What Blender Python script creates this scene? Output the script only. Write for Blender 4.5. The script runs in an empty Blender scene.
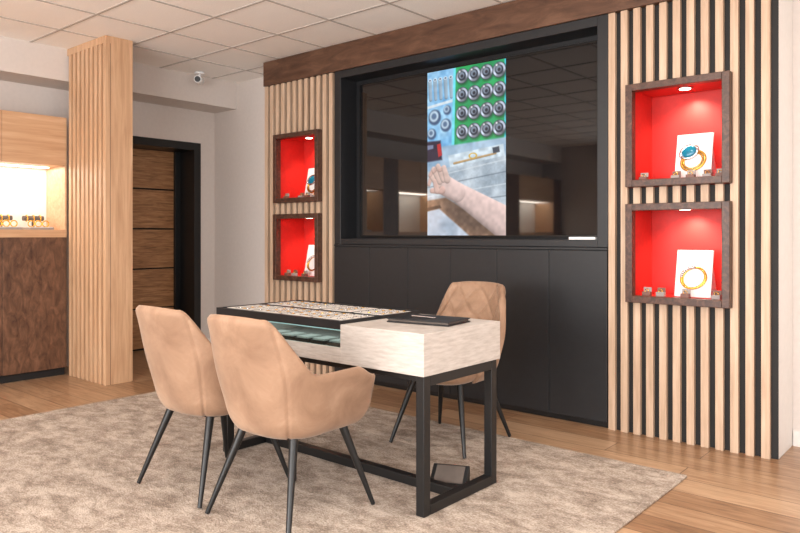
import bpy, math, random
import numpy as np
from mathutils import Vector, Matrix
random.seed(4)
S=bpy.context.scene
try:
    S.view_settings.view_transform='Standard'
    S.view_settings.exposure=0.0
except Exception: pass

# ---------------------------------------------------------------- materials
def nt(name):
    m=bpy.data.materials.new(name); m.use_nodes=True
    t=m.node_tree; b=t.nodes['Principled BSDF']
    return m,t,b
def sset(b,k,v):
    if k in b.inputs: b.inputs[k].default_value=v
def srgb(c):
    return tuple(((x/255)/12.92 if x/255<=0.04045 else ((x/255+0.055)/1.055)**2.4) for x in c)+(1,)
def noise(t,scale,detail=4,rough=.5,vec=None,dist=0):
    n=t.nodes.new('ShaderNodeTexNoise'); n.inputs['Scale'].default_value=scale
    n.inputs['Detail'].default_value=detail; n.inputs['Roughness'].default_value=rough
    n.inputs['Distortion'].default_value=dist
    if vec: t.links.new(vec,n.inputs['Vector'])
    return n
def coords(t,scale=(1,1,1)):
    c=t.nodes.new('ShaderNodeTexCoord'); m=t.nodes.new('ShaderNodeMapping')
    m.inputs['Scale'].default_value=scale
    t.links.new(c.outputs['Object'],m.inputs['Vector']); return m.outputs['Vector']
def ramp(t,fac,stops):
    r=t.nodes.new('ShaderNodeValToRGB'); e=r.color_ramp.elements
    while len(e)<len(stops): e.new(.5)
    for el,(p,c) in zip(e,stops): el.position=p; el.color=srgb(c)
    t.links.new(fac,r.inputs['Fac']); return r.outputs['Color']
def bump(t,b,h,strength=.2,dist=.01):
    n=t.nodes.new('ShaderNodeBump'); n.inputs['Strength'].default_value=strength
    n.inputs['Distance'].default_value=dist
    t.links.new(h,n.inputs['Height']); t.links.new(n.outputs['Normal'],b.inputs['Normal'])
def plain(name,c,rough=.5,metal=0,var=.04,emit=None,es=0,scale=30):
    m,t,b=nt(name); sset(b,'Roughness',rough); sset(b,'Metallic',metal)
    v=coords(t); n=noise(t,scale,3,.5,v)
    lo=tuple(max(0,x*(1-var)) for x in c); hi=tuple(min(255,x*(1+var)) for x in c)
    col=ramp(t,n.outputs['Fac'],[(.3,lo),(.7,hi)])
    t.links.new(col,b.inputs['Base Color'])
    if emit:
        sset(b,'Emission Color',srgb(emit)); sset(b,'Emission Strength',es)
    return m
def wood(name,stops,scale,rough=.45,fine=6,bs=.1,dist=.4):
    m,t,b=nt(name); v=coords(t,scale)
    n=noise(t,fine,8,.62,v,dist)
    col=ramp(t,n.outputs['Fac'],stops); t.links.new(col,b.inputs['Base Color'])
    sset(b,'Roughness',rough); bump(t,b,n.outputs['Fac'],bs,.004); return m

M={}
M['wall']=plain('wall_paint',(212,203,197),.85,var=.01)
M['white']=plain('white_paint',(228,224,220),.6,var=.01)
M['ceil']=plain('ceiling_tile',(250,246,241),.9,var=.015,scale=120)
M['tbar']=plain('ceiling_tbar',(186,179,173),.5,var=.01)
M['black']=plain('matte_anthracite',(29,30,33),.42,var=.06)
M['blackgap']=plain('black_backing',(22,20,20),.7,var=.05)
M['metal']=plain('black_powder_coat',(18,18,19),.38,var=.05)
M['oak']=wood('oak_slat',[(.3,(172,143,118)),(.55,(196,168,143)),(.75,(212,188,165))],(8,8,.5),.5,4)
M['oakwarm']=wood('oak_partition',[(.3,(182,142,108)),(.55,(204,165,130)),(.75,(218,182,148))],(8,8,.5),.42,4)
M['oakgap']=wood('oak_partition_gap',[(.3,(84,58,40)),(.55,(100,72,50)),(.75,(114,84,60))],(8,8,.5),.5,4)
M['oakh']=wood('oak_cabinet',[(.3,(186,144,108)),(.55,(202,162,126)),(.75,(214,178,144))],(8,.5,8),.42,4)
M['burl']=wood('dark_walnut_veneer',[(.3,(64,41,29)),(.5,(88,60,44)),(.72,(110,79,60))],(1.2,3,5),.4,3,.04,.8)
M['burl2']=wood('dark_burl_cabinet',[(.3,(66,42,31)),(.5,(98,68,50)),(.72,(126,90,68))],(4,5,2.2),.42,4,.04,.6)
M['frame']=wood('walnut_frame',[(.3,(46,28,21)),(.5,(74,48,37)),(.72,(102,71,56))],(6,6,6),.4,5,.1,.8)
M['doorwood']=wood('door_oak',[(.3,(122,84,54)),(.52,(168,122,82)),(.75,(198,152,108))],(1,1.2,14),.4,4)
M['wash']=wood('whitewashed_oak',[(.25,(168,158,150)),(.5,(190,182,175)),(.75,(206,199,193))],(3,3,22),.5,4,.05,.2)
M['red']=plain('red_lining',(196,34,28),.5,var=.03)
M['card']=plain('white_card',(240,240,240),.5,var=.01)
M['gold']=plain('gold',(225,175,80),.22,1)
M['silver']=plain('silver',(210,210,214),.22,1)
M['gem']=plain('blue_topaz',(20,120,150),.08)
M['bezel']=plain('tv_bezel',(10,10,11),.3)
M['velvetcream']=plain('cream_pad',(206,200,193),.8,var=.05,scale=60)
M['brownbox']=plain('ring_box',(120,82,70),.5)
M['greybox']=plain('grey_box',(150,142,138),.5)
M['slot']=plain('pad_slot',(92,82,76),.8)
M['plastic']=plain('white_plastic',(235,235,235),.35)
M['leather']=plain('black_leather',(22,22,24),.45)
M['lamp']=plain('lamp_face',(255,235,210),.5,emit=(255,236,212),es=10)
M['led']=plain('led_face',(235,245,255),.5,emit=(190,232,224),es=.6)
m,t,b=nt('tv_glass'); sset(b,'Base Color',(.005,.005,.006,1)); sset(b,'Roughness',.05); sset(b,'Specular IOR Level',.6)
v=coords(t); n=noise(t,40,2,.5,v)
r=t.nodes.new('ShaderNodeMapRange'); r.inputs['To Min'].default_value=.025; r.inputs['To Max'].default_value=.035
t.links.new(n.outputs['Fac'],r.inputs['Value']); t.links.new(r.outputs['Result'],b.inputs['Roughness']); M['screen']=m
m,t,b=nt('screen_image'); sset(b,'Base Color',(.01,.01,.01,1)); sset(b,'Roughness',.1)
ca=t.nodes.new('ShaderNodeVertexColor'); ca.layer_name='pic'
t.links.new(ca.outputs['Color'],b.inputs['Emission Color']); sset(b,'Emission Strength',1.05); M['pic']=m
m,t,b=nt('showcase_glass'); t.nodes.remove(b)
tr=t.nodes.new('ShaderNodeBsdfTransparent'); tr.inputs['Color'].default_value=(.62,.76,.75,1)
gl=t.nodes.new('ShaderNodeBsdfGlossy'); gl.inputs['Roughness'].default_value=.03; gl.inputs['Color'].default_value=(.8,.95,.93,1)
mx=t.nodes.new('ShaderNodeMixShader'); mx.inputs[0].default_value=.12; t.links.new(tr.outputs[0],mx.inputs[1]); t.links.new(gl.outputs[0],mx.inputs[2])
t.links.new(mx.outputs[0],t.nodes['Material Output'].inputs['Surface']); M['glass']=m
# velvet
m,t,b=nt('tan_velvet'); v=coords(t); n=noise(t,5,5,.6,v,.5)
col=ramp(t,n.outputs['Fac'],[(.3,(128,97,75)),(.55,(151,119,95)),(.75,(174,142,118))]); t.links.new(col,b.inputs['Base Color'])
sset(b,'Roughness',.7); sset(b,'Sheen Weight',.3); sset(b,'Sheen Roughness',.4); sset(b,'Sheen Tint',(1,.92,.84,1))
n2=noise(t,400,2,.5,v); bump(t,b,n2.outputs['Fac'],.15,.002); M['velvet']=m
# floor
m,t,b=nt('laminate_floor'); v=coords(t)
br=t.nodes.new('ShaderNodeTexBrick'); t.links.new(v,br.inputs['Vector'])
br.inputs['Scale'].default_value=1; br.inputs['Brick Width'].default_value=1.25; br.inputs['Row Height'].default_value=.19
br.inputs['Mortar Size'].default_value=.0025; br.inputs['Mortar Smooth'].default_value=.2; br.offset=.37
br.inputs['Color1'].default_value=(.0,.0,.0,1); br.inputs['Color2'].default_value=(1,1,1,1); br.inputs['Mortar'].default_value=(0,0,0,1)
v2=coords(t,(1.2,12,1)); n=noise(t,3,8,.65,v2,.8)
a=t.nodes.new('ShaderNodeMixRGB'); a.blend_type='MIX'; a.inputs[0].default_value=.26
t.links.new(n.outputs['Fac'],a.inputs[1]); t.links.new(br.outputs['Color'],a.inputs[2])
col=ramp(t,a.outputs[0],[(.22,(98,68,46)),(.42,(152,116,86)),(.66,(190,156,124))])
mm=t.nodes.new('ShaderNodeMixRGB'); mm.inputs[2].default_value=srgb((82,56,40))
t.links.new(br.outputs['Fac'],mm.inputs[0]); t.links.new(col,mm.inputs[1]); t.links.new(mm.outputs[0],b.inputs['Base Color'])
sset(b,'Roughness',.3); bump(t,b,n.outputs['Fac'],.06,.003); M['floor']=m
# rug
m,t,b=nt('rug_pile'); v=coords(t,(1,1.7,1)); n=noise(t,6,8,.8,v,.3); n2=noise(t,90,3,.7,v)
a=t.nodes.new('ShaderNodeMixRGB'); a.inputs[0].default_value=.38
t.links.new(n.outputs['Fac'],a.inputs[1]); t.links.new(n2.outputs['Fac'],a.inputs[2])
col=ramp(t,a.outputs[0],[(.42,(132,116,103)),(.5,(172,156,142)),(.58,(206,192,179))]); t.links.new(col,b.inputs['Base Color'])
sset(b,'Roughness',.95); bump(t,b,a.outputs[0],.8,.02); M['rug']=m

# ---------------------------------------------------------------- mesh builder
class B:
    def __init__(s): s.v=[];s.f=[];s.mi=[];s.mats=[];s.sm=[]
    def m(s,k):
        mat=M[k] if isinstance(k,str) else k
        if mat not in s.mats: s.mats.append(mat)
        return s.mats.index(mat)
    def add(s,vs,fs,k,smooth=False,T=None):
        o=len(s.v); i=s.m(k)
        s.v+= [tuple((T@Vector(p)) if T else p) for p in vs]
        for f in fs: s.f.append([o+j for j in f]); s.mi.append(i); s.sm.append(smooth)
    def box(s,x0,x1,y0,y1,z0,z1,k,T=None):
        if x0>x1:x0,x1=x1,x0
        if y0>y1:y0,y1=y1,y0
        vs=[(x0,y0,z0),(x1,y0,z0),(x1,y1,z0),(x0,y1,z0),(x0,y0,z1),(x1,y0,z1),(x1,y1,z1),(x0,y1,z1)]
        s.add(vs,[(0,3,2,1),(4,5,6,7),(0,1,5,4),(1,2,6,5),(2,3,7,6),(3,0,4,7)],k,False,T)
    def cone(s,p0,p1,r0,r1,k,n=16,T=None):
        p0=Vector(p0);p1=Vector(p1);d=(p1-p0).normalized()
        a=d.orthogonal().normalized(); c=d.cross(a)
        vs=[];
        for p,r in((p0,r0),(p1,r1)):
            for i in range(n):
                t=2*math.pi*i/n; vs.append(tuple(p+a*math.cos(t)*r+c*math.sin(t)*r))
        fs=[(i,(i+1)%n,n+(i+1)%n,n+i) for i in range(n)]
        s.add(vs,fs,k,True,T); s.add(vs,[tuple(range(n))[::-1],tuple(range(n,2*n))],k,False,T)
    def torus(s,c,R,r,k,T=None,n=28,m=8,axis='Y',sx=1):
        vs=[];fs=[]
        for i in range(n):
            a=2*math.pi*i/n
            for j in range(m):
                b_=2*math.pi*j/m; q=R+r*math.cos(b_)
                p=(q*math.cos(a)*sx, r*math.sin(b_), q*math.sin(a))
                if axis=='Z': p=(p[0],p[2],p[1])
                if axis=='X': p=(p[1],p[0],p[2])
                vs.append((c[0]+p[0],c[1]+p[1],c[2]+p[2]))
        for i in range(n):
            for j in range(m):
                fs.append((i*m+j,((i+1)%n)*m+j,((i+1)%n)*m+(j+1)%m,i*m+(j+1)%m))
        s.add(vs,fs,k,True,T)
    def ball(s,c,r,k,T=None,n=14,m=9,sc=(1,1,1)):
        vs=[];fs=[]
        for i in range(m+1):
            th=math.pi*i/m
            for j in range(n):
                ph=2*math.pi*j/n
                vs.append((c[0]+r*sc[0]*math.sin(th)*math.cos(ph),c[1]+r*sc[1]*math.sin(th)*math.sin(ph),c[2]+r*sc[2]*math.cos(th)))
        for i in range(m):
            for j in range(n): fs.append((i*n+j,(i+1)*n+j,(i+1)*n+(j+1)%n,i*n+(j+1)%n))
        s.add(vs,fs,k,True,T)
    def obj(s,name,bevel=0,parent=None):
        me=bpy.data.meshes.new(name); me.from_pydata(s.v,[],s.f)
        for m_ in s.mats: me.materials.append(m_)
        for p,i,sm in zip(me.polygons,s.mi,s.sm): p.material_index=i; p.use_smooth=sm
        me.update()
        o=bpy.data.objects.new(name,me); S.collection.objects.link(o)
        if bevel:
            md=o.modifiers.new('bevel','BEVEL'); md.width=bevel; md.segments=2; md.limit_method='ANGLE'; md.angle_limit=math.radians(60)
        if parent: o.parent=parent
        return o
def empty(name):
    e=bpy.data.objects.new(name,None); S.collection.objects.link(e); return e
def one(name,args,k,bevel=0):
    b=B(); b.box(*args,k); return b.obj(name,bevel)
def area(name,loc,rot,sx,sy,w,col=(1,1,1),parent=None):
    l=bpy.data.lights.new(name,'AREA'); l.shape='RECTANGLE'; l.size=sx; l.size_y=sy; l.energy=w; l.color=col
    o=bpy.data.objects.new(name,l); o.location=loc; o.rotation_euler=rot; S.collection.objects.link(o)
    if parent: o.parent=parent
    return o

H=2.84
XL=-6.6; XR=2.2; YB=4.6; YF=-3.2
# ---------------------------------------------------------------- room shell
one('floor',(XL-.5,XR+.2,YF-.2,YB+.2,-.1,0),'floor')
one('wall_back',(XL-.2,XR+.2,YB,YB+.2,0,H),'wall')
b=B()
b.box(XR,XR+.2,YF,-2.4,0,H,'wall'); b.box(XR,XR+.2,2.4,YB,0,H,'wall'); b.box(XR,XR+.2,-2.4,2.4,0,.3,'wall'); b.box(XR,XR+.2,-2.4,2.4,2.55,H,'wall')
b.obj('wall_right')
b=B()
for y in (-2.4,-.83,.74,2.34): b.box(XR+.04,XR+.12,y,y+.06,.3,2.55,'black')
b.box(XR+.04,XR+.12,-2.4,2.4,.3,.36,'black'); b.box(XR+.04,XR+.12,-2.4,2.4,2.49,2.55,'black'); b.obj('added_fill_window')  # unseen side window, added to carry fill light for partition and desk end
b=B()
D0,D1,DH=3.42,4.42,2.21
b.box(XL-.4,XL,YF,D0,0,H,'wall'); b.box(XL-.4,XL,D1,YB,0,H,'wall'); b.box(XL-.4,XL,D0,D1,DH,H,'wall')
b.box(XL-.5,XL-.4,YF,YB,0,H,'wall'); b.obj('wall_left')
b=B()
W0,W1,WZ0,WZ1=-4.4,1.8,.25,2.55
b.box(XL,W0,YF-.2,YF,0,H,'wall'); b.box(W1,XR,YF-.2,YF,0,H,'wall'); b.box(W0,W1,YF-.2,YF,0,WZ0,'wall'); b.box(W0,W1,YF-.2,YF,WZ1,H,'wall'); b.obj('wall_front')
b=B()
for x in (W0,W0+1.53,W0+3.07,W0+4.6,W1-.06): b.box(x,x+.06,YF-.12,YF-.04,WZ0,WZ1,'black')
b.box(W0,W1,YF-.12,YF-.04,WZ0,WZ0+.06,'black'); b.box(W0,W1,YF-.12,YF-.04,WZ1-.06,WZ1,'black'); b.obj('window_1')
b=B()
b.box(XL-.5,XR+.2,YF-.2,YB+.2,H,H+.1,'ceil')
x=XL+.35
while x<XR: b.box(x-.010,x+.010,YF,YB,H-.004,H,'tbar'); x+=.6
y=YF+.3
while y<YB: b.box(XL,XR,y-.010,y+.010,H-.0045,H,'tbar'); y+=.6
b.obj('ceiling')
b=B(); b.box(XL,-6.2,YF,YB,2.56,H,'wall'); b.obj('wall_soffit')
b=B(); b.box(-.915,XR,YB-.015,YB,0,.09,'white'); b.box(XL+.0,-5.27,YB-.015,YB,0,.09,'white'); b.obj('baseboard_back')
b=B(); b.box(XL,XL+.015,3.08,D0-.02,0,.09,'white'); b.box(XL,XL+.015,D1+.02,YB-.016,0,.09,'white'); b.obj('baseboard_left')

# door (recessed)
b=B()
b.box(XL-.39,XL+.01,D1-.08,D1,0,DH,'metal'); b.box(XL-.39,XL+.01,D0,D0+.08,0,DH,'metal'); b.box(XL-.39,XL+.01,D0+.08,D1-.08,DH-.08,DH,'metal')
b.box(XL-.30,XL-.26,D1-.14,D1-.08,0,DH-.08,'metal')
nP=5; zz=.01; ph=(DH-.09)/nP
b.box(XL-.37,XL-.33,D0+.08,D1-.08,0.0,DH-.08,'blackgap')
for i in range(nP): b.box(XL-.33,XL-.30,D0+.08,D1-.08,zz+i*ph+.012,zz+(i+1)*ph-.004,'doorwood')
b.cone((XL-.30,D0+.18,1.05),(XL-.24,D0+.18,1.05),.01,.01,'silver'); b.cone((XL-.24,D0+.17,1.05),(XL-.24,D0+.30,1.05),.009,.009,'silver')
b.obj('door_1',.002)

# ---------------------------------------------------------------- left cabinetry
cab=empty('built_in_cabinet')
xf=-6.2; xb=XL+.002
niches=[(1.75,2.805),(.5,1.45),(-2.9,-1.7)]
b=B()
b.box(xb,xf-.04,YF+.01,2.805,.0,.07,'blackgap')
ys=2.805
while ys>YF+.2:
    y0=max(ys-.525,YF+.01); b.box(xb,xf,y0+.002,ys-.002,.07,1.2,'burl2'); ys=y0
b.obj('base_cabinet',.002,cab)
b=B()
prev=2.805
segs=[]
for y0,y1 in niches:
    if y1<prev-.01: segs.append((y1,prev))
    prev=y0
segs.append((YF+.01,prev))
for y0,y1 in segs: b.box(xb,xf,y0,y1,1.2,2.24,'burl2')
for y0,y1 in niches:
    b.box(xb,xf,y0,y1,1.2,1.265,'oakh')
    b.box(xb,xb+.02,y0,y1,1.265,1.82,'white')
    n=max(1,round((y1-y0)/.53)); w=(y1-y0)/n
    for i in range(n): b.box(xb,xf,y0+i*w+.0015,y0+(i+1)*w-.0015,1.82,2.24,'oakh')
    b.box(xb+.02,xf-.0,y0,y0+.015,1.265,1.82,'oakh'); b.box(xb+.02,xf-.0,y1-.015,y1,1.265,1.82,'oakh')
    b.box(xb+.12,xb+.16,y0+.05,y1-.05,1.812,1.82,'lamp')
b.obj('upper_cabinet',.002,cab)
for i,(y0,y1) in enumerate(niches):
    area('niche_light_%d'%i,((xf+xb)/2,(y0+y1)/2,1.805),(0,0,0),.3,y1-y0-.06,(6,16,22)[i],(1,.92,.80),cab)
b=B()
for yy in (2.02,2.36,2.62):
    b.box(-6.5,-6.26,yy-.10,yy+.10,1.2655,1.285,'greybox'); b.box(-6.495,-6.265,yy-.095,yy+.095,1.285,1.288,'card')
    for k,dy in enumerate((-.06,0,.06)):
        b.torus((-6.33,yy+dy,1.288+.028),.026,.005,'gold',axis='X')
    b.cone((-6.44,yy,1.288),(-6.44,yy,1.36),.012,.012,'slot'); b.cone((-6.44,yy-.085,1.365),(-6.44,yy+.085,1.365),.022,.022,'slot')
    for dy in (-.055,0,.055): b.torus((-6.44,yy+dy,1.365),.026,.005,'gold',axis='Y')
b.obj('bracelet_display')

# ---------------------------------------------------------------- slatted partition
b=B()
px0,px1,py0,py1=-6.198,-5.515,2.845,3.04
b.box(px0,px1,py0+.005,py1,0,H-.001,'oakwarm')
b.box(px0+.002,px1-.002,py0,py0+.005,0,H-.06,'oakgap')
n=9; w=(px1-px0)/n
for i in range(n):
    xx=px1-(i+1)*w
    b.box(xx+.034,xx+w,py0-.04,py0,0.0,H-.06,'oakwarm')
b.box(px0,px1,py0-.04,py0+.005,H-.06,H-.002,'oakwarm')
b.obj('slatted_partition',.0015)

# ---------------------------------------------------------------- TV wall
YS=4.22
HZ=[(.81,1.41),(1.51,2.135)]
CL,CR=-4.775,-1.445
def slat_panel(x0,x1,hc):
    b=B(); h0,h1=hc-.3,hc+.3; z1=2.608
    def holes(xa,xb_,ya,yb,k):
        if xb_<=h0 or xa>=h1: b.box(xa,xb_,ya,yb,0,z1,k); return
        cuts=[(0,HZ[0][0]),(HZ[0][1],HZ[1][0]),(HZ[1][1],z1)]
        if xa<h0: b.box(xa,h0,ya,yb,0,z1,k)
        if xb_>h1: b.box(h1,xb_,ya,yb,0,z1,k)
        for c0,c1 in cuts: b.box(max(xa,h0),min(xb_,h1),ya,yb,c0,c1,k)
    holes(x0,x1,YS+.03,4.26,'blackgap')
    b.box(x0,x0+.02,4.26,YB-.002,0,z1,'white'); b.box(x1-.02,x1,4.26,YB-.002,0,z1,'white')
    n=12; p=(x1-x0)/n
    for i in range(n):
        holes(x0+i*p+.001,x0+i*p+.044,YS,YS+.03,'oak')
    return b.obj('slatted_wall_panel',.0012)
XA,XB_,XC,XD=-5.26,-4.318,-1.876,-.92
slat_panel(XA,XB_,CL); slat_panel(XC,XD,CR)
one('wooden_beam',(XA,XD,4.205,YB-.002,2.61,H-.006),'burl',.002)
b=B()
x0,x1=XB_+.002,XC-.002
b.box(x0,x1,4.41,YB-.002,1.142,2.608,'black')
b.box(x0,x0+.07,YS-.005,4.41,1.142,2.608,'black'); b.box(x1-.07,x1,YS-.005,4.41,1.142,2.608,'black')
b.box(x0+.07,x1-.07,YS-.005,4.41,2.545,2.608,'black'); b.box(x0+.07,x1-.07,YS-.005,4.41,1.142,1.19,'black')
b.obj('tv_surround',.003)
# television
tv=empty('television')
tx0,tx1,tz0,tz1=-4.16,-1.97,1.205,2.50
b=B(); b.box(tx0,tx1,4.352,4.409,tz0,tz1,'bezel'); b.obj('housing',.003,tv)
b=B(); b.add([(tx0+.012,4.3515,tz0+.012),(tx1-.012,4.3515,tz0+.012),(tx1-.012,4.3515,tz1-.012),(tx0+.012,4.3515,tz1-.012)],[(0,1,2,3)],'screen'); b.obj('screen',0,tv)
ix0,ix1,iz0,iz1=-3.42,-2.705,tz0+.012,tz1-.012
NX,NY=190,340; VH=1.79
rng=np.random.RandomState(3)
u=np.linspace(0,1,NX)[None,:].repeat(NY,0); V=np.linspace(0,VH,NY)[:,None].repeat(NX,1)
img=np.zeros((NY,NX,3))
def vnoise(sc):
    gx,gy=max(2,int(sc)),max(2,int(sc*VH)); g=rng.rand(gy+2,gx+2)
    X=u*gx; Y=V/VH*gy; xi=X.astype(int); yi=Y.astype(int); fx=X-xi; fy=Y-yi
    fx=fx*fx*(3-2*fx); fy=fy*fy*(3-2*fy)
    return (g[yi,xi]*(1-fx)+g[yi,xi+1]*fx)*(1-fy)+(g[yi+1,xi]*(1-fx)+g[yi+1,xi+1]*fx)*fy
def mix(mask,c):
    c=np.array(c,float); 
    if c.ndim==1: c=c[None,None,:]
    img[:]=img*(1-mask[...,None])+c*mask[...,None]
def soft(d,w=.008): return np.clip(.5-d/w,0,1)
def poly(pts,w=.008):
    d=np.full(u.shape,-1e9); n=len(pts)
    A=sum(pts[i][0]*pts[(i+1)%n][1]-pts[(i+1)%n][0]*pts[i][1] for i in range(n))
    s=1 if A>0 else -1
    for i in range(n):
        x0_,y0_=pts[i]; x1_,y1_=pts[(i+1)%n]; L=math.hypot(x1_-x0_,y1_-y0_)
        d=np.maximum(d,s*((u-x0_)*(y1_-y0_)-(V-y0_)*(x1_-x0_))/L)
    return soft(d,w)
def capsule(p0,p1,r0,r1,base,w=.012,hl=.22):
    dx,dy=p1[0]-p0[0],p1[1]-p0[1]; L2=dx*dx+dy*dy
    t=np.clip(((u-p0[0])*dx+(V-p0[1])*dy)/L2,0,1); cx=p0[0]+t*dx; cy=p0[1]+t*dy; r=r0+(r1-r0)*t
    ex,ey=(u-cx)/r,(V-cy)/r; q=np.sqrt(ex*ex+ey*ey)
    sh=.90+hl*(ex*.35-ey*.94)*np.clip(q,0,1)-.10*np.clip(q,0,1)**4
    c=np.array(base)[None,None,:]*sh[...,None]
    mix(soft((q-1)*r,w),np.clip(c,0,255))
N1=vnoise(9);N2=vnoise(26);N3=vnoise(60)
img[:]=np.stack([95+60*N1+35*N2,165+40*N1+25*N2,222+18*N1+10*N2],-1)
for k in range(5):
    x_=.035+.07*k
    capsule((x_,.10),(x_+.01,.30),.026,.020,(170,195,216),.01,.3)
    mix(soft(np.hypot((u-x_),(V-.09)*1.5)-.024),(225,235,243)); mix(soft(np.hypot((u-x_),(V-.09)*1.5)-.014),(70,96,126))
mix(poly([(0,.37),(.34,.33),(.34,.36),(0,.40)]),(215,228,238))
for (x_,y_,r_) in ((.10,.50,.085),(.25,.60,.07),(.06,.68,.06),(.27,.44,.05)):
    mix(soft(np.hypot(u-x_,V-y_)-r_,.02),(58,86,122)); mix(soft(np.hypot(u-x_+.01,V-y_+.012)-r_*.72,.02),(186,208,226)); mix(soft(np.hypot(u-x_+.01,V-y_+.012)-r_*.4,.02),(84,112,146))
gm=poly([(.37,-.1),(1.1,-.1),(1.1,.83),(.345,.89)])
mix(gm,np.stack([22+22*N2,150+26*N1,86+22*N2],-1))
mix(poly([(.355,-.1),(.385,-.1),(.36,.9),(.325,.9)]),(110,222,240))
mix(poly([(.985,-.1),(1.1,-.1),(1.1,.83),(.98,.83)]),(70,205,222))
for r_ in range(4):
    for c_ in range(4):
        cx_=.462+c_*.153; cy_=.10+r_*.197
        dx=u-cx_;dy=V-cy_; q=np.hypot(dx,dy); th=np.arctan2(dy,dx)
        mix(soft(np.hypot(dx-.012,dy-.016)-.083,.03)*.6,(8,52,34))
        mix(soft(q-.080,.008),(60,70,86))
        band=165+60*np.cos(2*th+1.1)+20*np.cos(5*th)
        mix(soft(q-.073,.008),np.stack([band*.92,band*.97,np.clip(band*1.06,0,255)],-1))
        mix(soft(q-.050,.008),(40,48,64)); mix(soft(np.hypot(dx+.006,dy+.008)-.036,.012),(126,140,158)); mix(soft(np.hypot(dx,dy)-.018,.01),(36,42,56))
        mix(soft(np.hypot(dx+.03,dy+.05)-.010,.014),(250,252,255))
mix(poly([(-.1,.84),(1.1,.79),(1.1,1.10),(-.1,1.14)],.02),np.stack([124+60*N1,158+50*N1,188+40*N1],-1))
mix(poly([(-.1,.76),(.18,.76),(.2,.97),(-.1,.99)],.02),(46,36,58)); mix(poly([(.13,.80),(.18,.79),(.2,.92),(.15,.94)],.01),(190,44,48)); mix(poly([(0,.80),(.08,.80),(.08,.84),(0,.85)],.01),(120,130,160))
mix(poly([(.28,.93),(.97,.86),(.99,.99),(.31,1.08)],.012),np.stack([184+34*N2,202+30*N2,214+28*N2],-1))
capsule((.36,1.02),(.88,.95),.012,.010,(206,170,120),.008)
mix(soft(np.abs(np.hypot(u-.60,(V-.955)*1.7)-.045)-.010,.008),(212,176,84))
mix(poly([(.84,.89),(.92,.88),(.93,.94),(.85,.95)],.01),(60,70,84))
bm=poly([(-.1,1.10),(1.1,.97),(1.1,1.9),(-.1,1.9)],.015)
mix(bm,np.stack([146+50*N1+14*N3,162+46*N1+14*N3,176+42*N1+14*N3],-1))
for k in range(7):
    o_=k*.10
    mix(poly([(-.1,1.17+o_),(1.1,1.0+o_*1.25),(1.1,1.012+o_*1.25),(-.1,1.182+o_)],.01)*.6,(98,110,122) if k%2 else (220,228,234))
mix(poly([(-.1,1.42),(.25,1.38),(1.1,1.86),(1.1,1.95),(-.1,1.95)],.02),np.stack([118+40*N2,92+34*N2,74+30*N2],-1))
mix(poly([(-.1,1.54),(.16,1.50),(.62,1.84),(.5,1.95),(-.1,1.95)],.02),np.stack([150+50*N1,166+44*N1,184+40*N1],-1))
mix(poly([(-.1,1.50),(.17,1.46),(.19,1.49),(-.1,1.54)],.015),(70,54,46))
sk=(240,212,206)
mix(soft(np.hypot((u-.5)*.9,(V-1.58)*2.2+(u-.5)*-1.1)-.26,.2)*.5,(70,58,54))
capsule((1.12,1.74),(.40,1.33),.185,.105,sk)
capsule((.40,1.33),(.22,1.24),.105,.112,sk)
capsule((.20,1.30),(.06,1.30),.045,.028,(224,186,176))
for (a_,b_,c_) in (((.15,1.24),(.055,1.14),(.02,1.23)),((.17,1.20),(.085,1.07),(.035,1.13)),((.22,1.18),(.145,1.04),(.085,1.09)),((.27,1.19),(.225,1.06),(.165,1.08))):
    capsule(b_,c_,.030,.022,(224,188,178)); capsule(a_,b_,.040,.031,(236,206,196))
capsule((.13,1.30),(.10,1.20),.036,.026,(230,196,186))
img=img*(.94+.10*N2[...,None])
img=np.clip(img,0,255)/255
lin=np.where(img<=.04045,img/12.92,((img+.055)/1.055)**2.4)
xs=np.linspace(ix0,ix1,NX); zs=np.linspace(iz1,iz0,NY)
vs=[(float(x_),4.3505,float(z_)) for z_ in zs for x_ in xs]
fs=[(j*NX+i,(j+1)*NX+i,(j+1)*NX+i+1,j*NX+i+1) for j in range(NY-1) for i in range(NX-1)]
me=bpy.data.meshes.new('screen_picture'); me.from_pydata(vs,[],fs); me.materials.append(M['pic'])
at=me.color_attributes.new('pic','FLOAT_COLOR','POINT')
buf=np.concatenate([lin.reshape(-1,3),np.ones((NX*NY,1))],1).astype(np.float32).ravel()
at.data.foreach_set('color',buf); me.update()
o=bpy.data.objects.new('screen_picture',me); S.collection.objects.link(o); o.parent=tv
b=B(); b.box(-2.14,-1.96,YS-.012,YS+.055,1.1905,1.207,'plastic'); b.box(-2.085,-2.07,YS+.0,YS+.02,1.207,1.209,'greybox')
o=b.obj('media_remote',.004)
# sideboard
b=B()
b.box(x0,x1,4.23,YB-.002,.045,1.125,'blackgap'); b.box(x0,x1,4.25,YB-.002,0,.045,'metal')
b.box(x0,x1,4.205,YB-.002,1.125,1.14,'black')
w=(x1-x0)/6
for i in range(6): b.box(x0+i*w+.002,x0+(i+1)*w-.002,4.208,4.23,.045,1.120,'black')
b.obj('sideboard',.0015)

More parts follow.
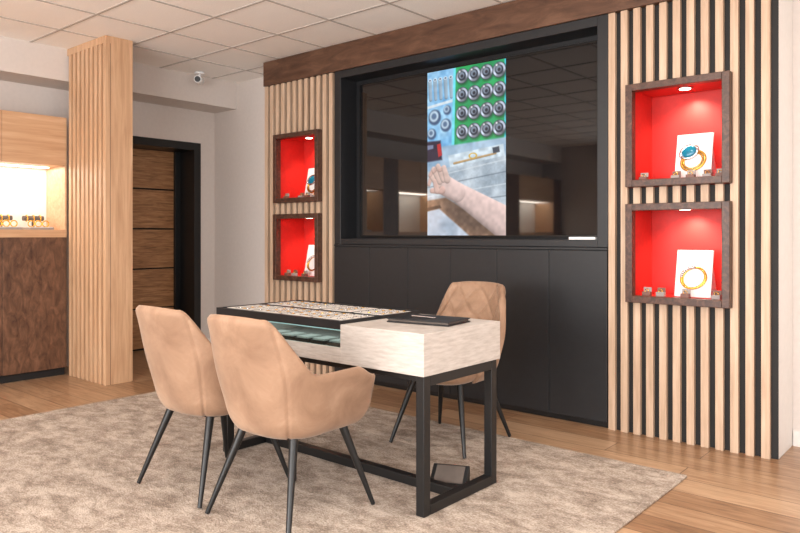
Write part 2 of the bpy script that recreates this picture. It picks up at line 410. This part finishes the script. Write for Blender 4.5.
# ---------------------------------------------------------------- display cases
def case(cx,z0,z1,gem):
    e=empty('wall_display_case')
    x0,x1=cx-.299,cx+.299; z0+=.001; z1-=.001; f=.042; yf,yb=4.165,4.52
    b=B()
    for a in ((x0,x0+f,z0,z1),(x1-f,x1,z0,z1),(x0+f,x1-f,z0,z0+f),(x0+f,x1-f,z1-f,z1)):
        b.box(a[0],a[1],yf,4.225,a[2],a[3],'frame')
    b.obj('frame',.003,e)
    b=B(); g=f-.012
    b.box(x0,x0+g,4.225,yb,z0,z1,'red'); b.box(x1-g,x1,4.225,yb,z0,z1,'red')
    b.box(x0+g,x1-g,4.225,yb,z0,z0+g,'red'); b.box(x0+g,x1-g,4.225,yb,z1-g,z1,'red'); b.box(x0,x1,yb,yb+.01,z0,z1,'red')
    b.obj('lining',0,e)
    b=B(); zt=z1-g
    b.cone((cx,4.34,zt-.007),(cx,4.34,zt),.045,.045,'silver',24); b.cone((cx,4.34,zt-.009),(cx,4.34,zt-.007),.032,.032,'lamp',24)
    b.obj('spotlight',0,e)
    l=bpy.data.lights.new('case_light','SPOT'); l.energy=15; l.spot_size=math.radians(125); l.spot_blend=.9; l.color=(1,.82,.62); l.shadow_soft_size=.02
    o=bpy.data.objects.new('case_light',l); o.location=(cx,4.40,zt-.015); o.rotation_euler=(math.radians(14),0,0); S.collection.objects.link(o); o.parent=e
    b=B(); zf=z0+g
    T=Matrix.Translation((cx+.045,4.335,zf+.008))@Matrix.Rotation(math.radians(-12),4,'X')
    w,h=.105,.285
    b.box(-w,w,-.006,.006,0,h,'card',T)
    b.add([(-w,0,0.01),(-w,.14,-.005),(-w,.0,.2)],[(0,1,2)],'card',False,T); b.add([(w,0,0.01),(w,.14,-.005),(w,.0,.2)],[(0,1,2)],'card',False,T)
    T2=T@Matrix.Translation((0,-.012,.115))@Matrix.Rotation(math.radians(-25),4,'Y')
    if gem:
        b.torus((0,0,0),.058,.007,'gold',T2,n=40,sx=1.2); b.torus((0,-.004,0),.046,.004,'gold',T2,n=40,sx=1.2)
        b.torus((0,0,.062),.038,.010,'silver',T2,sx=1.3); b.ball((0,-.004,.062),.038,'gem',T2,sc=(1.25,.35,.9))
        b.ball((-.052,-.012,.058),.010,'silver',T2); b.ball((.052,-.012,.058),.010,'silver',T2)
    else:
        b.torus((0,0,0),.062,.007,'gold',T2,n=40,sx=1.15); b.torus((.006,.0,-.006),.060,.004,'gold',T2,n=40,sx=1.15)
        for k in range(9):
            a=math.radians(65+k*10); b.ball((.062*1.15*math.cos(a),-.006,.062*math.sin(a)),.010,'silver',T2,8,6)
    b.obj('ring_card',0,e)
    b=B()
    rx=[cx-.22,cx-.03,cx+.06,cx+.15,cx+.225] if gem else [cx-.2,cx-.12,cx+.03,cx+.20]
    for i,xx in enumerate(rx):
        s=.024; yy=4.24+.012*(i%2)
        b.box(xx-s,xx+s,yy,yy+.035,zf,zf+.034,'greybox' if i%2 else 'brownbox'); b.box(xx-s,xx+s,yy+.028,yy+.035,zf+.034,zf+.06,'brownbox' if i%2 else 'greybox')
        b.torus((xx,yy+.015,zf+.040),.010,.0022,'gold',n=16,m=6)
    b.obj('ring_boxes',.001,e)
for cx in (CL,CR):
    case(cx,*HZ[0],False); case(cx,*HZ[1],True)

# ---------------------------------------------------------------- rug
b=B(); b.box(-4.97,-1.2,.75,3.64,.0005,.013,'rug'); b.obj('area_rug',.004)
ZR=.0135
# ---------------------------------------------------------------- desk
dk=empty('display_desk')
DX0,DX1,DY0,DY1=-3.33,-1.86,2.34,2.94; DXm=-2.36
b=B(); q=.045
for xx in (DX0+.03,DX1-.01-q):
    for yy in (DY0+.015,DY1-.015-q): b.box(xx,xx+q,yy,yy+q,ZR,.615,'metal')
    b.box(xx,xx+q,DY0+.015+q,DY1-.015-q,ZR,ZR+q,'metal'); b.box(xx,xx+q,DY0+.015+q,DY1-.015-q,.615-q,.615,'metal')
b.box(DX0+.03+q,DX1-.01-q,2.62,2.665,ZR,ZR+q,'metal')
b.box(DX0+.03+q,DX1-.01-q,DY0+.02,DY0+.05,.59,.615,'metal'); b.box(DX0+.03+q,DX1-.01-q,DY1-.05,DY1-.02,.59,.615,'metal')
b.obj('steel_frame',.003,dk)
b=B()
b.box(DXm,DX1,DY0,DY1,.617,.80,'wash')
b.box(DX0,DXm,DY0,DY1,.617,.65,'wash')
b.box(DX0,DX0+.03,DY0,DY1,.65,.775,'wash'); b.box(DX0+.03,DXm,DY0,DY0+.018,.65,.69,'wash'); b.box(DX0+.03,DXm,DY1-.018,DY1,.65,.775,'wash')
b.obj('body',.002,dk)
b=B()
yy=DY0+.006
b.add([(DX0+.03,yy,.69),(DXm,yy,.69),(DXm,yy,.776),(DX0+.03,yy,.776)],[(0,1,2,3)],'glass')
b.obj('glass_front',0,dk)
b=B()
b.box(DX0+.04,DXm-.01,DY0+.014,DY0+.022,.768,.775,'led')
b.box(DX0+.031,DXm-.001,DY0+.02,DY1-.02,.6505,.656,'greybox')
for i in range(7):
    xx=DX0+.14+i*.125; b.box(xx-.05,xx+.05,DY0+.16,DY0+.28,.656,.676,'leather'); b.box(xx-.042,xx+.042,DY0+.168,DY0+.272,.676,.684,'velvetcream')
b.obj('showcase_interior',0,dk)
area('showcase_light',((DX0+DXm)/2,DY0+.28,.772),(0,0,0),.85,.4,1.3,(.9,1,.98),dk)
# tray: black base, flush pads, rings lying in rows
b=B()
b.box(DX0-.004,DXm+.0,DY0-.004,DY1+.004,.776,.812,'leather')
fr=.014
b.box(DX0-.004,DXm,DY0-.004,DY0+fr,.812,.816,'leather'); b.box(DX0-.004,DXm,DY1-fr,DY1+.004,.812,.816,'leather')
b.box(DX0-.004,DX0+fr,DY0+fr,DY1-fr,.812,.816,'leather'); b.box(DXm-fr,DXm,DY0+fr,DY1-fr,.812,.816,'leather')
nx,ny=4,2; cw=(DXm-DX0-2*fr)/nx; ch=(DY1-DY0-2*fr)/ny
for i in range(nx):
    for j in range(ny):
        xa=DX0+fr+i*cw+.014; ya=DY0+fr+j*ch+.032
        wx,wy=cw-.028,ch-.064
        b.box(xa,xa+wx,ya,ya+wy,.812,.8145,'velvetcream')
        for l_ in range(4):
            Y_=ya+.028+l_*(wy-.056)/3
            for k in range(6):
                if (k*3+l_*5+i*2+j)%5==0: continue
                X_=xa+.022+k*(wx-.044)/5
                b.box(X_-.009,X_+.009,Y_-.009,Y_+.009,.8145,.8150,'slot')
                b.torus((X_,Y_,.8162),.008,.0016,'gold' if (i+j+k)%3==0 else 'silver',n=12,m=5,axis='Z')
b.obj('ring_tray',0,dk)
b=B(); T=Matrix.Translation((-2.10,2.68,.8015))@Matrix.Rotation(math.radians(8),4,'Z')
b.box(-.17,.17,-.11,.11,0,.006,'leather',T); b.box(-.165,.162,-.105,.105,.006,.015,'slot',T); b.box(-.17,.17,-.11,.11,.015,.020,'leather',T)
b.cone((-.08,-.02,.026),(.06,-.035,.026),.0055,.004,'silver',T=T)
b.obj('notebook',.002)
b=B(); T=Matrix.Translation((-2.02,2.74,ZR))@Matrix.Rotation(math.radians(25),4,'Z')
b.add([(-.09,-.06,0),(.09,-.06,0),(.09,.06,0),(-.09,.06,0),(-.09,-.06,.02),(.09,-.06,.02),(.09,.06,.085),(-.09,.06,.085)],[(0,3,2,1),(4,5,6,7),(0,1,5,4),(1,2,6,5),(2,3,7,6),(3,0,4,7)],'leather',False,T)
b.add([(-.07,-.045,.031),(.07,-.045,.031),(.07,.05,.082),(-.07,.05,.082)],[(0,1,2,3)],'slot',False,T)
b.obj('foot_pedal',.003)

# ---------------------------------------------------------------- chairs
def smooth(e0,e1,x):
    t=min(1,max(0,(x-e0)/(e1-e0))); return t*t*(3-2*t)
def chair(name,cx,cy,rot,arms=True,hb=.885,zf=ZR):
    e=empty(name); e.location=(cx,cy,zf); e.rotation_euler=(0,0,math.radians(rot))
    NU,NV=150,64
    harm=.64 if arms else .47
    zb=.385
    La=.28 if arms else .12
    def plan(u):
        a=abs(u)
        ua=.32
        if a>1-ua:
            t=(a-(1-ua))/ua; x=1; y=t*La; bk=0
        else:
            ph=(a/(1-ua))*math.pi/2
            n=2/2.7
            x=math.sin(ph)**n if ph>0 else 0; y=-(max(0,math.cos(ph))**n)
            bk=max(0,math.cos(ph))**.5
        return math.copysign(x,u),y,bk
    def top(u):
        a=abs(u)
        s=smooth(.27,.60,a)
        t=hb-.010*(a/.24)**2 if a<.24 else hb-.010
        r=t*(1-s)+harm*s
        r-= (.05 if arms else .03)*smooth(.86,1,a)
        return r
    def mid(u,v):
        x,y,bk=plan(u); zt=top(u); z=zb+(zt-zb)*v
        hz=(z-zb)/(hb-zb)
        base=min(1,(z-zb)/.09); bs=.80+.20*math.sqrt(max(0,1-(1-base)**2))
        w=(.222+.045*hz**.8+.022*math.exp(-((z-.62)/.12)**2))*bs
        dpt=.185*bs
        if y>0: X=x*w; Y=y*bs
        else: X=x*w; Y=y*dpt
        Y-=.03+ .135*bk*hz**1.25
        X*= 1-(.08 if arms else .02)*smooth(.6,1,hz)
        return Vector((X,Y,z))
    T=.021
    def normal(u,v):
        d=.004
        a=mid(min(1,u+d),v)-mid(max(-1,u-d),v); c=mid(u,min(1,v+d))-mid(u,max(0,v-d))
        n=a.cross(c)
        if n.length<1e-9: return Vector((0,1,0))
        n.normalize()
        return n
    vin=[];vout=[]
    for j in range(NV+1):
        for i in range(NU+1):
            u=-1+2*i/NU; v=(j/NV)
            u=math.copysign(1-(1-abs(u))**1.12,u) if abs(u)<1 else u
            m_=mid(u,v); n_=normal(u,v)
            zt=top(u); dt=(zt-zb)*(1-v); 
            ht=T*math.sqrt(max(0,1-(1-min(1,dt/.03))**2))
            du=(1-abs(u))*.8
            ht=min(ht,T*math.sqrt(max(0,1-(1-min(1,du/.03))**2)))
            if n_.dot(Vector((0,.05,m_.z))-m_)<0: n_=-n_
            q=0
            if abs(u)<.66 and m_.z>.50:
                s=u*.55; z=m_.z; P_=.105
                g1=((s+z*.6)/P_)%1; g2=((s-z*.6)/P_)%1
                g=min(min(g1,1-g1),min(g2,1-g2))*P_
                q=-.014*math.exp(-(g/.008)**2)
            qo=0
            for us in (-.33,.33):
                qo-=.008*math.exp(-(((u-us)*.55)/.006)**2)
            vin.append(m_+n_*(ht+ (q if ht>T*.8 else 0))); vout.append(m_-n_*(ht+(qo if ht>T*.8 else 0)))
    b=B(); N=(NU+1)*(NV+1); fs=[]
    W=NU+1
    for j in range(NV):
        for i in range(NU):
            a=j*W+i; fs.append((a,a+1,a+W+1,a+W)); fs.append((N+a,N+a+W,N+a+W+1,N+a+1))
    for i in range(NU): fs.append((i,N+i,N+i+1,i+1))
    b.add([tuple(p) for p in vin+vout],fs,'velvet',True)
    b.obj('shell',0,e)
    b=B(); prof=[(.80,.375),(.90,.385),(.98,.405),(1.0,.43),(1.0,.455),(.985,.475),(.94,.488),(.8,.495),(.5,.498),(.0,.498)]
    vs=[];fs=[];n=48
    for (r_,z_) in prof:
        for i in range(n):
            a=2*math.pi*i/n; c_,s_=math.cos(a),math.sin(a); pw=2/3.2
            X=.222*r_*math.copysign(abs(c_)**pw,c_); Y=.25*r_*math.copysign(abs(s_)**pw,s_)+.045
            vs.append((X,Y,z_))
    for k in range(len(prof)-1):
        for i in range(n): fs.append((k*n+i,k*n+(i+1)%n,(k+1)*n+(i+1)%n,(k+1)*n+i))
    fs.append(tuple(range(n))[::-1])
    b.add(vs,fs,'velvet',True)
    b.obj('seat',0,e)
    b=B()
    for sx in (-1,1):
        for sy in (-1,1):
            b.cone((sx*.15,sy*.14+.01,.39),(sx*.25,sy*.26+.0,0.0045),.020,.010,'metal')
    b.box(-.16,.16,.13,.16,.36,.385,'metal'); b.box(-.16,.16,-.14,-.11,.36,.385,'metal')
    b.box(-.16,-.13,-.13,.15,.36,.385,'metal'); b.box(.13,.16,-.13,.15,.36,.385,'metal')
    b.obj('legs',0,e)
    return e
chair('upholstered_armchair',-2.375,2.055,3)
chair('upholstered_armchair',-2.94,2.05,1)
chair('quilted_side_chair',-2.465,3.36,184,arms=False,hb=.915)

# ---------------------------------------------------------------- security camera
b=B()
cxp,cyp=-6.06,4.05
b.cone((cxp,cyp,H-.025),(cxp,cyp,H-.0052),.05,.05,'plastic',24); b.cone((cxp,cyp,H-.07),(cxp,cyp,H-.02),.012,.014,'plastic')
b.cone((cxp-.03,cyp+.03,H-.085),(cxp+.10,cyp-.09,H-.10),.036,.036,'plastic',20); b.cone((cxp+.10,cyp-.09,H-.10),(cxp+.104,cyp-.094,H-.1005),.028,.028,'leather',20)
b.obj('security_camera')

# ---------------------------------------------------------------- light
w_=bpy.data.worlds.new('World'); S.world=w_; w_.use_nodes=True
bg=w_.node_tree.nodes['Background']; bg.inputs[0].default_value=(.85,.92,1,1); bg.inputs[1].default_value=1.0
area('window_daylight_front',((W0+W1)/2,YF-.15,(WZ0+WZ1)/2),(math.radians(98),0,0),W1-W0-.1,WZ1-WZ0-.3,460,(1,.99,.975))
area('side_fill_light',(XR+.15,0,1.42),(0,math.radians(98),0),1.95,4.7,120,(1,.985,.965))  # added fill from the right, lifts left cabinets and ceiling
for i,(x,y) in enumerate(((-2.9,.2),(-1,.2),(.8,.2),(-2.9,-1.7),(-1.4,2.5),(0.6,2.6))):
    bb=B(); bb.cone((x,y,H-.012),(x,y,H-.005),.09,.09,'white',24); bb.cone((x,y,H-.013),(x,y,H-.012),.07,.07,'lamp',24)
    o=bb.obj('added_fill_downlight')  # out-of-view fixture, added only for extra room light
    a=area('added_fill_lamp',(0,0,0),(0,0,0),.14,.14,17,(1,.94,.86)); a.location=(x,y,H-.02); a.parent=o  # fill lamp added below each of these unseen fixtures
# camera
cd=bpy.data.cameras.new('camera'); co=bpy.data.objects.new('camera',cd); S.collection.objects.link(co)
co.location=(0,0,1.22); co.rotation_euler=(math.radians(90),0,math.radians(40.4))
cd.sensor_width=36; cd.lens=31.77; cd.shift_y=-31.5/800; cd.clip_start=.05
S.camera=co
